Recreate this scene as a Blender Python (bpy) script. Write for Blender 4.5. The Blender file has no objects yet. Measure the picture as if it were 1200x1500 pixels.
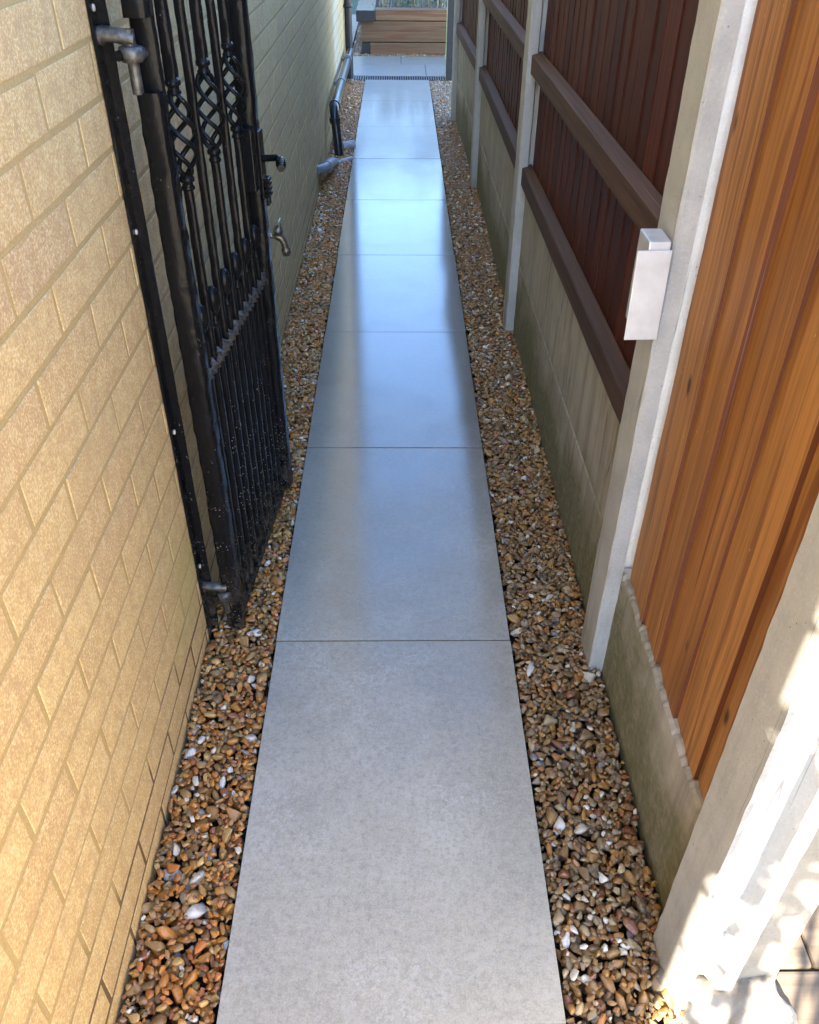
import bpy, bmesh, math, random
import numpy as np
from mathutils import Vector, Matrix

random.seed(7)
rng = np.random.default_rng(11)
S = bpy.context.scene
C = S.collection
PI = math.pi
rad = math.radians

# ------------------------------------------------------------------ camera, sky, sun, exposure
cam = bpy.data.cameras.new('camera')
cam_o = bpy.data.objects.new('camera', cam)
C.objects.link(cam_o)
S.camera = cam_o
PITCH, YAW, ROLL = rad(37.354), rad(0.920), rad(0.512)
F = Vector((math.sin(YAW)*math.cos(PITCH), math.cos(YAW)*math.cos(PITCH), -math.sin(PITCH)))
RT = Vector((math.cos(YAW), -math.sin(YAW), 0))
UP = RT.cross(F)
r_ = RT*math.cos(ROLL) + UP*math.sin(ROLL)
u_ = UP*math.cos(ROLL) - RT*math.sin(ROLL)
CAM = Vector((0.01285, 0.0, 1.561))
mw = Matrix((r_, u_, -F)).transposed().to_4x4()
mw.translation = CAM
cam_o.matrix_world = mw
cam.sensor_fit = 'VERTICAL'
cam.sensor_height = 36.0
cam.sensor_width = 28.8
cam.lens = 1232.17/1500*36
cam.clip_start = 0.02
cam.clip_end = 600

def project(p):
    d = Vector(p) - CAM
    z = d.dot(F)
    if z < 0.05:
        return None
    return 600 + 1232.17*d.dot(r_)/z, 750 - 1232.17*d.dot(u_)/z, z

SUN_EL, SUN_AZ = rad(38), rad(211)          # clockwise from +Y
world = bpy.data.worlds.new('World')
S.world = world
world.use_nodes = True
wn = world.node_tree
sky = wn.nodes.new('ShaderNodeTexSky')
sky.sky_type = 'NISHITA'
sky.sun_disc = False
sky.sun_elevation = SUN_EL
sky.sun_rotation = SUN_AZ
sky.dust_density = 0.2
sky.ozone_density = 5.0
bg = wn.nodes['Background']
bg.inputs['Strength'].default_value = 0.12
wn.links.new(sky.outputs[0], bg.inputs['Color'])
sun = bpy.data.lights.new('sun', 'SUN')
sun.energy = 4.6
sun.angle = rad(0.42)
sun.color = (1.0, 0.875, 0.70)
sun_o = bpy.data.objects.new('sun', sun)
C.objects.link(sun_o)
sdir = Vector((math.sin(SUN_AZ)*math.cos(SUN_EL), math.cos(SUN_AZ)*math.cos(SUN_EL), math.sin(SUN_EL)))
sun_o.rotation_euler = sdir.to_track_quat('Z', 'Y').to_euler()
sun_o.location = sdir*20
S.view_settings.view_transform = 'Standard'
S.view_settings.look = 'None'
S.view_settings.gamma = 1
S.view_settings.use_curve_mapping = False
S.view_settings.exposure = 3.52
S.cycles.max_bounces = 10
S.cycles.diffuse_bounces = 5
S.cycles.use_denoising = True

# ------------------------------------------------------------------ object helpers
def mesh(name, verts, faces, mat=None, smooth=False):
    me = bpy.data.meshes.new(name)
    me.from_pydata([tuple(v) for v in verts], [], [tuple(f) for f in faces])
    if mat:
        me.materials.append(mat)
    if smooth:
        me.polygons.foreach_set('use_smooth', [True]*len(me.polygons))
    me.update()
    return me

def link(name, me, parent=None, loc=(0, 0, 0), rot=(0, 0, 0), scale=(1, 1, 1)):
    o = bpy.data.objects.new(name, me)
    C.objects.link(o)
    o.location = loc
    o.rotation_euler = rot
    o.scale = scale
    if parent:
        o.parent = parent
    return o

def tag(o, label, cat, group=None, kind=None):
    o['label'] = label
    if cat:
        o['category'] = cat
    if group:
        o['group'] = group
    if kind:
        o['kind'] = kind
    return o

def empty(name, loc=(0, 0, 0), rz=0.0):
    o = bpy.data.objects.new(name, None)
    C.objects.link(o)
    o.empty_display_size = 0.1
    o.location = loc
    o.rotation_euler = (0, 0, rz)
    return o

class MB:
    """collects shapes for one mesh"""
    def __init__(s):
        s.v = []
        s.f = []
        s.sm = []
    def add(s, v, f, smooth=False):
        n = len(s.v)
        s.v += [tuple(q) for q in v]
        s.f += [tuple(i+n for i in q) for q in f]
        s.sm += [smooth]*len(f)
        return s
    def box(s, x0, x1, y0, y1, z0, z1, b=0.0, xf=None, smooth=False):
        bm = bmesh.new()
        bmesh.ops.create_cube(bm, size=1)
        for v in bm.verts:
            v.co = Vector(((x0+x1)/2 + v.co.x*(x1-x0), (y0+y1)/2 + v.co.y*(y1-y0), (z0+z1)/2 + v.co.z*(z1-z0)))
        if b > 0:
            bmesh.ops.bevel(bm, geom=bm.edges[:], offset=b, segments=2, affect='EDGES', profile=0.6)
        if xf:
            for v in bm.verts:
                v.co = xf @ v.co
        bm.verts.index_update()
        s.add([v.co[:] for v in bm.verts], [[q.index for q in f.verts] for f in bm.faces], smooth)
        bm.free()
        return s
    def tube(s, pts, r, seg=10, smooth=True, caps=True, roll=0.0):
        pts = [Vector(p) for p in pts]
        n = len(pts)
        rr = r if isinstance(r, (list, tuple)) else [r]*n
        t = (pts[1]-pts[0]).normalized()
        a = t.orthogonal().normalized()
        vs, fs = [], []
        for i in range(n):
            if i == 0: tt = pts[1]-pts[0]
            elif i == n-1: tt = pts[-1]-pts[-2]
            else: tt = (pts[i+1]-pts[i]).normalized() + (pts[i]-pts[i-1]).normalized()
            tt.normalize()
            a = (a - tt*a.dot(tt)).normalized()
            b = tt.cross(a)
            for k in range(seg):
                an = 2*PI*k/seg + roll
                vs.append(pts[i] + (a*math.cos(an) + b*math.sin(an))*rr[i])
        for i in range(n-1):
            for k in range(seg):
                k2 = (k+1) % seg
                fs.append((i*seg+k, i*seg+k2, (i+1)*seg+k2, (i+1)*seg+k))
        s.add(vs, fs, smooth)
        if caps:
            s.add(vs[:seg], [tuple(range(seg))[::-1]])
            s.add(vs[-seg:], [tuple(range(seg))])
        return s
    def lathe(s, prof, seg=14, xf=None):
        vs, fs = [], []
        for (r, z) in prof:
            for k in range(seg):
                an = 2*PI*k/seg
                p = Vector((r*math.cos(an), r*math.sin(an), z))
                vs.append(xf @ p if xf else p)
        for i in range(len(prof)-1):
            for k in range(seg):
                k2 = (k+1) % seg
                fs.append((i*seg+k, i*seg+k2, (i+1)*seg+k2, (i+1)*seg+k))
        s.add(vs, fs, True)
        s.add(vs[:seg], [tuple(range(seg))[::-1]])
        s.add(vs[-seg:], [tuple(range(seg))])
        return s
    def prism(s, poly, zs, jit=0.0, twist=0.0, smooth=False, rnd=random, sway=0.0):
        """polygon in x,y swept along z; jitter gives hammered or chipped edges"""
        n = len(poly)
        cx = sum(p[0] for p in poly)/n
        cy = sum(p[1] for p in poly)/n
        vs, fs = [], []
        for i, z in enumerate(zs):
            a = twist*i
            ox = rnd.uniform(-sway, sway); oy = rnd.uniform(-sway, sway)
            for (x, y) in poly:
                dx, dy = x-cx, y-cy
                vs.append((cx + dx*math.cos(a)-dy*math.sin(a) + rnd.uniform(-jit, jit) + ox,
                           cy + dx*math.sin(a)+dy*math.cos(a) + rnd.uniform(-jit, jit) + oy, z))
        for i in range(len(zs)-1):
            for k in range(n):
                k2 = (k+1) % n
                fs.append((i*n+k, i*n+k2, (i+1)*n+k2, (i+1)*n+k))
        s.add(vs, fs, smooth)
        s.add(vs[:n], [tuple(range(n))[::-1]])
        s.add(vs[-n:], [tuple(range(n))])
        return s
    def data(s, name, mat):
        me = mesh(name, s.v, s.f, mat)
        me.polygons.foreach_set('use_smooth', s.sm)
        return me
    def build(s, name, mat, parent=None, loc=(0, 0, 0), rot=(0, 0, 0)):
        return link(name, s.data(name, mat), parent, loc, rot)

def lin(a, b, n):
    return [a + (b-a)*i/(n-1) for i in range(n)]

# ------------------------------------------------------------------ material helpers
class Mat:
    def __init__(s, name, rough=0.6, spec=0.5, metallic=0.0):
        s.m = bpy.data.materials.new(name)
        s.m.use_nodes = True
        s.t = s.m.node_tree
        s.b = s.t.nodes['Principled BSDF']
        s.b.inputs['Roughness'].default_value = rough
        s.b.inputs['Specular IOR Level'].default_value = spec
        s.b.inputs['Metallic'].default_value = metallic
        s._co = None
    def n(s, typ, **kw):
        nd = s.t.nodes.new(typ)
        for k, v in kw.items():
            setattr(nd, k, v)
        return nd
    def l(s, a, b):
        s.t.links.new(a, b)
    def setin(s, sock, v):
        if hasattr(v, 'is_linked') or isinstance(v, bpy.types.NodeSocket):
            s.l(v, sock)
        else:
            sock.default_value = v
    def rnd(s):
        o = s.n('ShaderNodeObjectInfo').outputs['Random']
        i = s.n('ShaderNodeNewGeometry').outputs['Random Per Island']
        a = s.math('ADD', o, i)
        return s.math('FRACT', a)
    def math(s, op, a, b=0.0, clamp=False):
        nd = s.n('ShaderNodeMath', operation=op, use_clamp=clamp)
        s.setin(nd.inputs[0], a)
        s.setin(nd.inputs[1], b)
        return nd.outputs[0]
    def co(s, scale=(1, 1, 1), shift=False, world=False):
        if world:
            c = s.n('ShaderNodeNewGeometry').outputs['Position']
        else:
            c = s.n('ShaderNodeTexCoord').outputs['Object']
        mp = s.n('ShaderNodeMapping')
        mp.inputs['Scale'].default_value = scale
        s.l(c, mp.inputs['Vector'])
        if shift:
            cb = s.n('ShaderNodeCombineXYZ')
            rr = s.n('ShaderNodeObjectInfo').outputs['Random']
            s.l(s.math('MULTIPLY', rr, 37.0), cb.inputs[0])
            s.l(s.math('MULTIPLY', rr, 91.0), cb.inputs[1])
            s.l(s.math('MULTIPLY', rr, 53.0), cb.inputs[2])
            s.l(cb.outputs[0], mp.inputs['Location'])
        return mp.outputs[0]
    def noise(s, co, scale=5.0, detail=4.0, rough=0.55, dist=0.0):
        nd = s.n('ShaderNodeTexNoise')
        s.l(co, nd.inputs['Vector'])
        nd.inputs['Scale'].default_value = scale
        nd.inputs['Detail'].default_value = detail
        nd.inputs['Roughness'].default_value = rough
        nd.inputs['Distortion'].default_value = dist
        return nd.outputs['Fac']
    def voro(s, co, scale=5.0, feature='F1', out='Distance', rnd=1.0):
        nd = s.n('ShaderNodeTexVoronoi', feature=feature)
        s.l(co, nd.inputs['Vector'])
        nd.inputs['Scale'].default_value = scale
        nd.inputs['Randomness'].default_value = rnd
        return nd.outputs[out]
    def ramp(s, fac, stops, interp='LINEAR'):
        nd = s.n('ShaderNodeValToRGB')
        nd.color_ramp.interpolation = interp
        e = nd.color_ramp.elements
        while len(e) < len(stops):
            e.new(0.5)
        for el, (p, c) in zip(e, stops):
            el.position = p
            el.color = (c, c, c, 1) if isinstance(c, (int, float)) else (*c, 1)
        s.l(fac, nd.inputs['Fac'])
        return nd.outputs['Color']
    def mix(s, fac, a, b, mode='MIX'):
        nd = s.n('ShaderNodeMix', data_type='RGBA', blend_type=mode)
        s.setin(nd.inputs[0], fac)
        for i, v in ((6, a), (7, b)):
            if isinstance(v, (tuple, list)):
                v = (*v, 1) if len(v) == 3 else v
            s.setin(nd.inputs[i], v)
        return nd.outputs[2]
    def color(s, v):
        if isinstance(v, (tuple, list)):
            s.b.inputs['Base Color'].default_value = (*v, 1)
        else:
            s.l(v, s.b.inputs['Base Color'])
        return s
    def rough(s, v):
        s.setin(s.b.inputs['Roughness'], v)
        return s
    def bump(s, h, strength=0.3, dist=0.002):
        nd = s.n('ShaderNodeBump')
        nd.inputs['Strength'].default_value = strength
        nd.inputs['Distance'].default_value = dist
        s.l(h, nd.inputs['Height'])
        if s.b.inputs['Normal'].is_linked:
            s.l(s.b.inputs['Normal'].links[0].from_socket, nd.inputs['Normal'])
        s.l(nd.outputs[0], s.b.inputs['Normal'])
        return s

# ------------------------------------------------------------------ materials
def m_brick():
    m = Mat('buff_brick', 0.85, 0.25)
    r = m.rnd()
    base = m.ramp(r, [(0.0, (0.465, 0.305, 0.123)), (0.2, (0.530, 0.359, 0.148)), (0.42, (0.502, 0.337, 0.139)),
                      (0.60, (0.474, 0.309, 0.131)), (0.8, (0.549, 0.378, 0.156)), (0.92, (0.484, 0.314, 0.135)), (1.0, (0.428, 0.278, 0.131))])
    w = m.co((1, 1, 1), world=True)
    fine = m.noise(w, 230, 4, 0.7)
    blot = m.noise(w, 5.5, 4, 0.6)
    streak = m.noise(m.co((1, 45, 14), world=True), 1.0, 3, 0.6)
    mid = m.noise(w, 34, 5, 0.7)
    c = m.mix(m.ramp(fine, [(0.35, 0.0), (0.5, 0.0), (0.62, 0.75)]), base, (0.72, 0.57, 0.34))
    c = m.mix(m.ramp(mid, [(0.36, 0.5), (0.5, 0.0)]), c, (0.40, 0.25, 0.13))
    c = m.mix(m.ramp(mid, [(0.54, 0.0), (0.66, 0.4)]), c, (0.68, 0.53, 0.29))
    c = m.mix(m.ramp(fine, [(0.32, 0.75), (0.44, 0.0)]), c, (0.32, 0.20, 0.10))
    c = m.mix(m.math('MULTIPLY', m.ramp(streak, [(0.5, 0.0), (0.75, 1.0)]), 0.22), c, (0.30, 0.21, 0.13))
    c = m.mix(m.math('MULTIPLY', m.ramp(blot, [(0.50, 0.0), (0.72, 1.0)]), 0.30), c, (0.45, 0.33, 0.16))
    gr = m.noise(w, 1.9, 3, 0.6)
    c = m.mix(m.math('MULTIPLY', m.ramp(gr, [(0.64, 0.0), (0.75, 1.0)]), 0.40), c, (0.40, 0.36, 0.11))
    spk = m.voro(w, 19)
    c = m.mix(m.math('MULTIPLY', m.ramp(spk, [(0.02, 1.0), (0.07, 0.0)]), m.ramp(m.noise(w, 6, 2), [(0.55, 0.0), (0.62, 0.8)])), c, (0.14, 0.10, 0.06))
    # lime bloom in a streak near the far downpipe
    sx = m.n('ShaderNodeSeparateXYZ')
    m.l(w, sx.inputs[0])
    wob = m.math('MULTIPLY', m.math('SUBTRACT', m.noise(w, 1.7, 4, 0.6), 0.5), 0.9)
    dy = m.math('ABSOLUTE', m.math('SUBTRACT', m.math('ADD', sx.outputs[1], wob), 7.55))
    m_ = m.math('MULTIPLY', m.ramp(dy, [(0.10, 1.0), (0.42, 0.0)]), m.ramp(m.noise(w, 7, 4, 0.6), [(0.3, 0.25), (0.6, 1.0)]))
    c = m.mix(m.math('MULTIPLY', m_, 0.6), c, (0.62, 0.58, 0.53))
    m.color(c)
    m.bump(fine, 0.35, 0.0012).bump(m.noise(w, 38, 3, 0.5), 0.4, 0.002)
    return m.m

def m_mortar():
    m = Mat('sand_mortar', 0.95, 0.15)
    w = m.co(world=True)
    f = m.noise(w, 260, 4, 0.7)
    c = m.ramp(f, [(0.3, (0.325, 0.225, 0.098)), (0.6, (0.43, 0.302, 0.133)), (0.8, (0.52, 0.375, 0.175))])
    # damp, dark joints low on the wall, in uneven stretches
    sx = m.n('ShaderNodeSeparateXYZ')
    m.l(w, sx.inputs[0])
    low = m.math('ADD', sx.outputs[2], m.math('MULTIPLY', m.noise(m.co((1, 3, 2), world=True), 1.0, 3), -0.42))
    damp = m.ramp(m.math('ADD', low, 0.35), [(0.30, 0.9), (0.345, 0.0)])
    c = m.mix(damp, c, (0.13, 0.08, 0.04))
    m.color(c)
    m.bump(f, 0.6, 0.0015)
    return m.m

def m_concrete(name, a, b, green=0.0, pit=0.5, dark=0.25, z0=0.30, stain=(0.13, 0.12, 0.055)):
    m = Mat(name, 0.88, 0.25)
    w = m.co((1, 1, 1), shift=True)
    f = m.noise(w, 190, 5, 0.7)
    g = m.noise(w, 9, 5, 0.65)
    c = m.mix(m.ramp(g, [(0.3, 0.0), (0.7, 1.0)]), a, b)
    c = m.mix(m.math('MULTIPLY', m.ramp(f, [(0.55, 0.0), (0.75, 1.0)]), 0.35), c, tuple(min(0.8, q*1.5) for q in b))
    c = m.mix(m.math('MULTIPLY', m.ramp(f, [(0.25, 1.0), (0.42, 0.0)]), 0.45), c, tuple(q*0.5 for q in a))
    v = m.voro(w, 75)
    pits = m.math('MULTIPLY', m.ramp(v, [(0.03, 1.0), (0.11, 0.0)]), m.ramp(m.noise(w, 16, 2), [(0.5, 0.0), (0.6, 1.0)]))
    c = m.mix(m.math('MULTIPLY', pits, pit), c, tuple(q*0.25 for q in a))
    st = m.noise(m.co((26, 26, 1.6), shift=True), 1.0, 4, 0.6)
    c = m.mix(m.math('MULTIPLY', m.ramp(st, [(0.48, 0.0), (0.75, 1.0)]), dark), c, tuple(q*0.35 for q in a))
    ck = m.math('ABSOLUTE', m.math('SUBTRACT', m.noise(m.co((9, 9, 0.45), shift=True), 1.0, 3, 0.5), 0.5))
    ck = m.math('MULTIPLY', m.ramp(ck, [(0.0, 1.0), (0.006, 0.0)]), m.ramp(m.noise(m.co((2, 2, 2), shift=True), 1.0, 2), [(0.5, 0.0), (0.56, 1.0)]))
    c = m.mix(m.math('MULTIPLY', ck, 0.6), c, tuple(q*0.15 for q in a))
    if green > 0:
        w2 = m.co((2.2, 2.2, 3.2), shift=True)
        sx = m.n('ShaderNodeSeparateXYZ')
        m.l(m.co(world=True), sx.inputs[0])
        gz = m.math('SUBTRACT', m.math('MULTIPLY', m.noise(w2, 1.0, 5, 0.6), 0.75), sx.outputs[2])
        gz = m.math('ADD', gz, z0-0.33)
        mask = m.math('MULTIPLY', m.ramp(m.math('ADD', gz, 0.5), [(0.5, 0.0), (0.68, 1.0)]), m.ramp(m.noise(w, 60, 4, 0.7), [(0.25, 0.45), (0.6, 1.0)]))
        c = m.mix(m.math('MULTIPLY', mask, green), c, stain)
    m.color(c)
    m.bump(f, 0.4, 0.0015).bump(m.math('MULTIPLY', pits, -1.0), 0.7, 0.003).bump(m.noise(w, 28, 4), 0.3, 0.003)
    return m.m

def m_wood(name, cols, rough=0.6, grain=1.0, knots=0.0, scratch=0.0, spec=0.35, dark=0.5, axis=2):
    m = Mat(name, rough, spec)
    sc = [70, 70, 70]
    sc[axis] = 1.6
    w = m.co(tuple(sc), shift=True)
    wl = [16, 16, 16]
    wl[axis] = 0.7
    g1 = m.noise(w, 1.0, 5, 0.65, 0.4)
    g2 = m.noise(m.co(tuple(wl), shift=True), 1.0, 4, 0.6, 0.8)
    r = m.n('ShaderNodeObjectInfo').outputs['Random']
    base = m.ramp(r, [(i/(len(cols)-1), q) for i, q in enumerate(cols)])
    d = m.mix(0.5, base, tuple(x*dark for x in cols[0]))
    c = m.mix(m.ramp(g2, [(0.35, 0.0), (0.7, 1.0)]), base, d)
    c = m.mix(m.math('MULTIPLY', m.ramp(g1, [(0.45, 0.0), (0.72, 1.0)]), 0.6*grain), c, tuple(x*dark*0.55 for x in cols[0]))
    c = m.mix(m.math('MULTIPLY', m.ramp(g1, [(0.25, 1.0), (0.42, 0.0)]), 0.35*grain), c, tuple(min(0.8, x*1.45) for x in cols[-1]))
    if knots:
        kl = [11, 11, 11]
        kl[axis] = 5.0
        kv = m.voro(m.co(tuple(kl), shift=True), 1.0)
        c = m.mix(m.math('MULTIPLY', m.ramp(kv, [(0.06, 1.0), (0.13, 0.0)]), m.math('MULTIPLY', m.ramp(m.noise(m.co((3, 3, 3), shift=True), 1.0, 1), [(0.44, 0.0), (0.48, 1.0)]), knots)), c, tuple(x*0.12 for x in cols[0]))
        # reddish heartwood streaks
        c = m.mix(m.math('MULTIPLY', m.ramp(m.noise(m.co(tuple(x*1.9 for x in wl), shift=True), 1.0, 3, 0.5, 0.5), [(0.575, 0.0), (0.64, 1.0)]), 0.6), c, (0.15, 0.040, 0.013))
        sp = m.voro(m.co((46, 46, 24), shift=True), 1.0)
        c = m.mix(m.math('MULTIPLY', m.ramp(sp, [(0.045, 1.0), (0.07, 0.0)]), m.ramp(m.noise(m.co((5, 5, 5), shift=True), 1.0, 1), [(0.48, 0.0), (0.55, 0.8)])), c, (0.6, 0.45, 0.36))
    if scratch:
        sl = [190, 190, 190]
        sl[axis] = 1.1
        s_ = m.noise(m.co(tuple(sl), shift=True), 1.0, 2, 0.5)
        c = m.mix(m.math('MULTIPLY', m.ramp(s_, [(0.70, 0.0), (0.76, 1.0)]), scratch), c, (0.42, 0.30, 0.24))
    m.color(c)
    m.bump(g1, 0.35*grain, 0.0015)
    return m.m

def m_iron():
    m = Mat('black_painted_iron', 0.24, 0.11)
    w = m.co(world=True)
    g = m.noise(w, 45, 3, 0.5)
    # mud splashes: dense near the ground, rare above
    sx = m.n('ShaderNodeSeparateXYZ')
    m.l(w, sx.inputs[0])
    dens = m.ramp(sx.outputs[2], [(0.0, 1.0), (0.2, 0.6), (0.5, 0.2), (0.8, 0.0)])
    sp = m.math('MULTIPLY', m.ramp(m.voro(w, 120), [(0.10, 1.0), (0.22, 0.0)]), m.ramp(m.math('ADD', m.noise(w, 22, 2), m.math('MULTIPLY', dens, 0.35)), [(0.62, 0.0), (0.74, 1.0)]))
    mud = m.math('MULTIPLY', m.ramp(m.noise(w, 30, 5, 0.7), [(0.45, 0.0), (0.7, 1.0)]), m.ramp(sx.outputs[2], [(0.0, 0.8), (0.22, 0.0)]))
    c = m.mix(sp, (0.0075, 0.007, 0.007), (0.30, 0.27, 0.23))
    c = m.mix(mud, c, (0.11, 0.085, 0.06))
    m.color(c)
    m.rough(m.math('ADD', m.math('ADD', m.math('MULTIPLY', g, 0.25), 0.10), m.math('MULTIPLY', m.math('MAXIMUM', sp, mud), 0.5)))
    m.bump(g, 0.5, 0.004).bump(sp, 0.5, 0.001)
    return m.m

def m_simple(name, c, rough=0.5, metallic=0.0, var=0.3, scale=30, bump=0.2, spec=0.5):
    m = Mat(name, rough, spec, metallic)
    w = m.co(shift=True)
    g = m.noise(w, scale, 4, 0.6)
    m.color(m.mix(m.ramp(g, [(0.3, 0.0), (0.7, 1.0)]), tuple(x*(1-var) for x in c), tuple(min(1, x*(1+var)) for x in c)))
    m.bump(m.noise(w, scale*6, 3, 0.6), bump, 0.001)
    return m.m

def m_slab(name='grey_porcelain_paving', wet=True):
    m = Mat(name, 0.5, 0.5)
    w = m.co(world=True)
    ws = m.co((1, 1, 1), world=True)
    f = m.noise(w, 300, 3, 0.75)
    f2 = m.noise(w, 105, 4, 0.7)
    g = m.noise(w, 7, 5, 0.6)
    g2 = m.noise(w, 2.1, 3, 0.55)
    c = m.ramp(g, [(0.3, (0.385, 0.338, 0.250)), (0.7, (0.468, 0.414, 0.312))])
    c = m.mix(m.math('MULTIPLY', m.ramp(f, [(0.47, 0.0), (0.60, 1.0)]), 0.65), c, (0.53, 0.51, 0.44))
    f3 = m.noise(w, 62, 5, 0.75)
    c = m.mix(m.math('MULTIPLY', m.ramp(f3, [(0.50, 0.0), (0.66, 1.0)]), 0.42), c, (0.58, 0.535, 0.44))
    c = m.mix(m.math('MULTIPLY', m.ramp(f3, [(0.34, 1.0), (0.48, 0.0)]), 0.35), c, (0.22, 0.20, 0.165))
    c = m.mix(m.math('MULTIPLY', m.ramp(f2, [(0.33, 1.0), (0.46, 0.0)]), 0.40), c, (0.205, 0.19, 0.168))
    # pale veins and crazed patches of the printed stone
    vd = m.n('ShaderNodeVectorMath', operation='ADD')
    nz = m.n('ShaderNodeTexNoise')
    m.l(ws, nz.inputs['Vector'])
    nz.inputs['Scale'].default_value = 6
    nz.inputs['Detail'].default_value = 4
    sc = m.n('ShaderNodeVectorMath', operation='SCALE')
    m.l(nz.outputs['Color'], sc.inputs[0])
    sc.inputs['Scale'].default_value = 0.35
    m.l(ws, vd.inputs[0])
    m.l(sc.outputs[0], vd.inputs[1])
    c = m.mix(m.math('MULTIPLY', m.n('ShaderNodeObjectInfo').outputs['Random'], 0.22), c, (0.30, 0.275, 0.23))
    cl = m.math('MULTIPLY', m.ramp(m.noise(w, 1.5, 6, 0.72), [(0.50, 0.0), (0.68, 1.0)]), m.ramp(f2, [(0.35, 0.2), (0.6, 1.0)]))
    c = m.mix(m.math('MULTIPLY', cl, 0.6), c, (0.62, 0.575, 0.48))
    c = m.mix(m.math('MULTIPLY', m.ramp(m.noise(w, 1.1, 5, 0.7), [(0.30, 1.0), (0.47, 0.0)]), 0.30), c, (0.24, 0.215, 0.175))
    rid = m.math('ABSOLUTE', m.math('SUBTRACT', m.noise(vd.outputs[0], 9, 6, 0.7), 0.5))
    c = m.mix(m.math('MULTIPLY', m.ramp(rid, [(0.0, 1.0), (0.03, 0.0)]), m.math('MULTIPLY', m.ramp(m.noise(w, 2.7, 3), [(0.47, 0.0), (0.60, 1.0)]), m.math('MULTIPLY', m.ramp(f2, [(0.4, 0.2), (0.6, 1.0)]), 0.8))), c, (0.60, 0.575, 0.51))
    c = m.mix(m.math('MULTIPLY', m.ramp(m.voro(w, 17), [(0.012, 1.0), (0.03, 0.0)]), m.ramp(m.noise(w, 3.1, 2), [(0.55, 0.0), (0.6, 0.7)])), c, (0.06, 0.05, 0.04))
    ve = m.voro(vd.outputs[0], 3.2, 'DISTANCE_TO_EDGE')
    vein = m.math('MULTIPLY', m.ramp(ve, [(0.0, 1.0), (0.02, 0.0)]), m.ramp(m.noise(w, 4.0, 2), [(0.52, 0.0), (0.62, 1.0)]))
    vf = m.voro(vd.outputs[0], 26, 'DISTANCE_TO_EDGE')
    craze = m.math('MULTIPLY', m.ramp(vf, [(0.0, 1.0), (0.07, 0.0)]), m.ramp(g2, [(0.55, 0.0), (0.68, 1.0)]))
    c = m.mix(m.math('MULTIPLY', m.math('MAXIMUM', vein, m.math('MULTIPLY', craze, 0.9)), 0.32), c, (0.60, 0.575, 0.54))
    if wet:
        sx = m.n('ShaderNodeSeparateXYZ')
        m.l(w, sx.inputs[0])
        # film of water still lying on the slabs, drying at the near end
        wy = m.math('ADD', sx.outputs[1], m.math('MULTIPLY', m.math('SUBTRACT', g2, 0.5), 1.6))
        wy = m.math('MULTIPLY', wy, 0.1)
        soaked = m.ramp(wy, [(0.10, 0.0), (0.20, 0.6), (0.28, 1.0), (0.50, 0.95), (0.64, 0.72)])
        film = m.ramp(wy, [(0.10, 0.0), (0.20, 0.6), (0.28, 1.0), (0.50, 0.95), (0.64, 0.35)])
        film = m.math('MULTIPLY', film, m.ramp(g, [(0.28, 0.85), (0.5, 1.0)]))
        c = m.mix(m.math('MULTIPLY', soaked, 0.85), c, (0.125, 0.113, 0.095))
        ro = m.mix(film, (0.58,)*3, (0.34,)*3)
        m.rough(ro)
        m.setin(m.b.inputs['Specular IOR Level'], m.math('SUBTRACT', 0.42, m.math('MULTIPLY', film, 0.36)))
        m.setin(m.b.inputs['Coat Weight'], m.math('MULTIPLY', film, 0.9))
        m.b.inputs['Coat IOR'].default_value = 1.95
        m.setin(m.b.inputs['Coat Roughness'], m.math('ADD', m.math('MULTIPLY', f2, 0.10), 0.03))
    m.color(c)
    m.bump(f2, 0.30, 0.0011).bump(m.noise(w, 420, 2, 0.6), 0.22, 0.0006)
    cb = m.n('ShaderNodeBump')
    cb.inputs['Strength'].default_value = 0.16
    cb.inputs['Distance'].default_value = 0.0007
    m.l(m.noise(w, 150, 3, 0.65), cb.inputs['Height'])
    m.l(cb.outputs[0], m.b.inputs['Coat Normal'])
    return m.m

def m_stone(name='wet_flint_gravel', tint=(1.0, 1.03, 1.10)):
    m = Mat(name, 0.3, 0.5)
    r = m.rnd()
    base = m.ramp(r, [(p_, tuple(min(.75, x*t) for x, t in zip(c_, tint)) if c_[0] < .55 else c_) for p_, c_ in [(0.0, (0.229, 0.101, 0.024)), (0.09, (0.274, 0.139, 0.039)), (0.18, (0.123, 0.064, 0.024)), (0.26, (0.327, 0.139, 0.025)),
                      (0.34, (0.203, 0.116, 0.047)), (0.42, (0.353, 0.176, 0.041)), (0.50, (0.282, 0.187, 0.092)), (0.57, (0.150, 0.094, 0.050)),
                      (0.64, (0.318, 0.112, 0.020)), (0.71, (0.239, 0.158, 0.078)), (0.77, (0.406, 0.285, 0.144)), (0.83, (0.194, 0.052, 0.018)), (0.87, (0.62, 0.55, 0.42)),
                      (0.91, (0.370, 0.165, 0.030)), (0.962, (0.70, 0.66, 0.57)), (0.98, (0.193, 0.176, 0.167))]], 'CONSTANT')
    w = m.co(shift=True, world=True)
    g = m.noise(w, 85, 4, 0.65)
    c = m.mix(m.ramp(g, [(0.35, 0.0), (0.7, 0.75)]), base, m.mix(0.5, base, (0.38, 0.28, 0.15)))
    c = m.mix(m.ramp(m.noise(w, 140, 3, 0.6), [(0.25, 0.6), (0.42, 0.0)]), c, m.mix(0.75, base, (0.03, 0.018, 0.01)))
    m.color(c)
    m.rough(m.math('ADD', m.math('MULTIPLY', g, 0.45), 0.10))
    m.bump(m.noise(w, 260, 3, 0.6), 0.25, 0.001)
    return m.m

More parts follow.
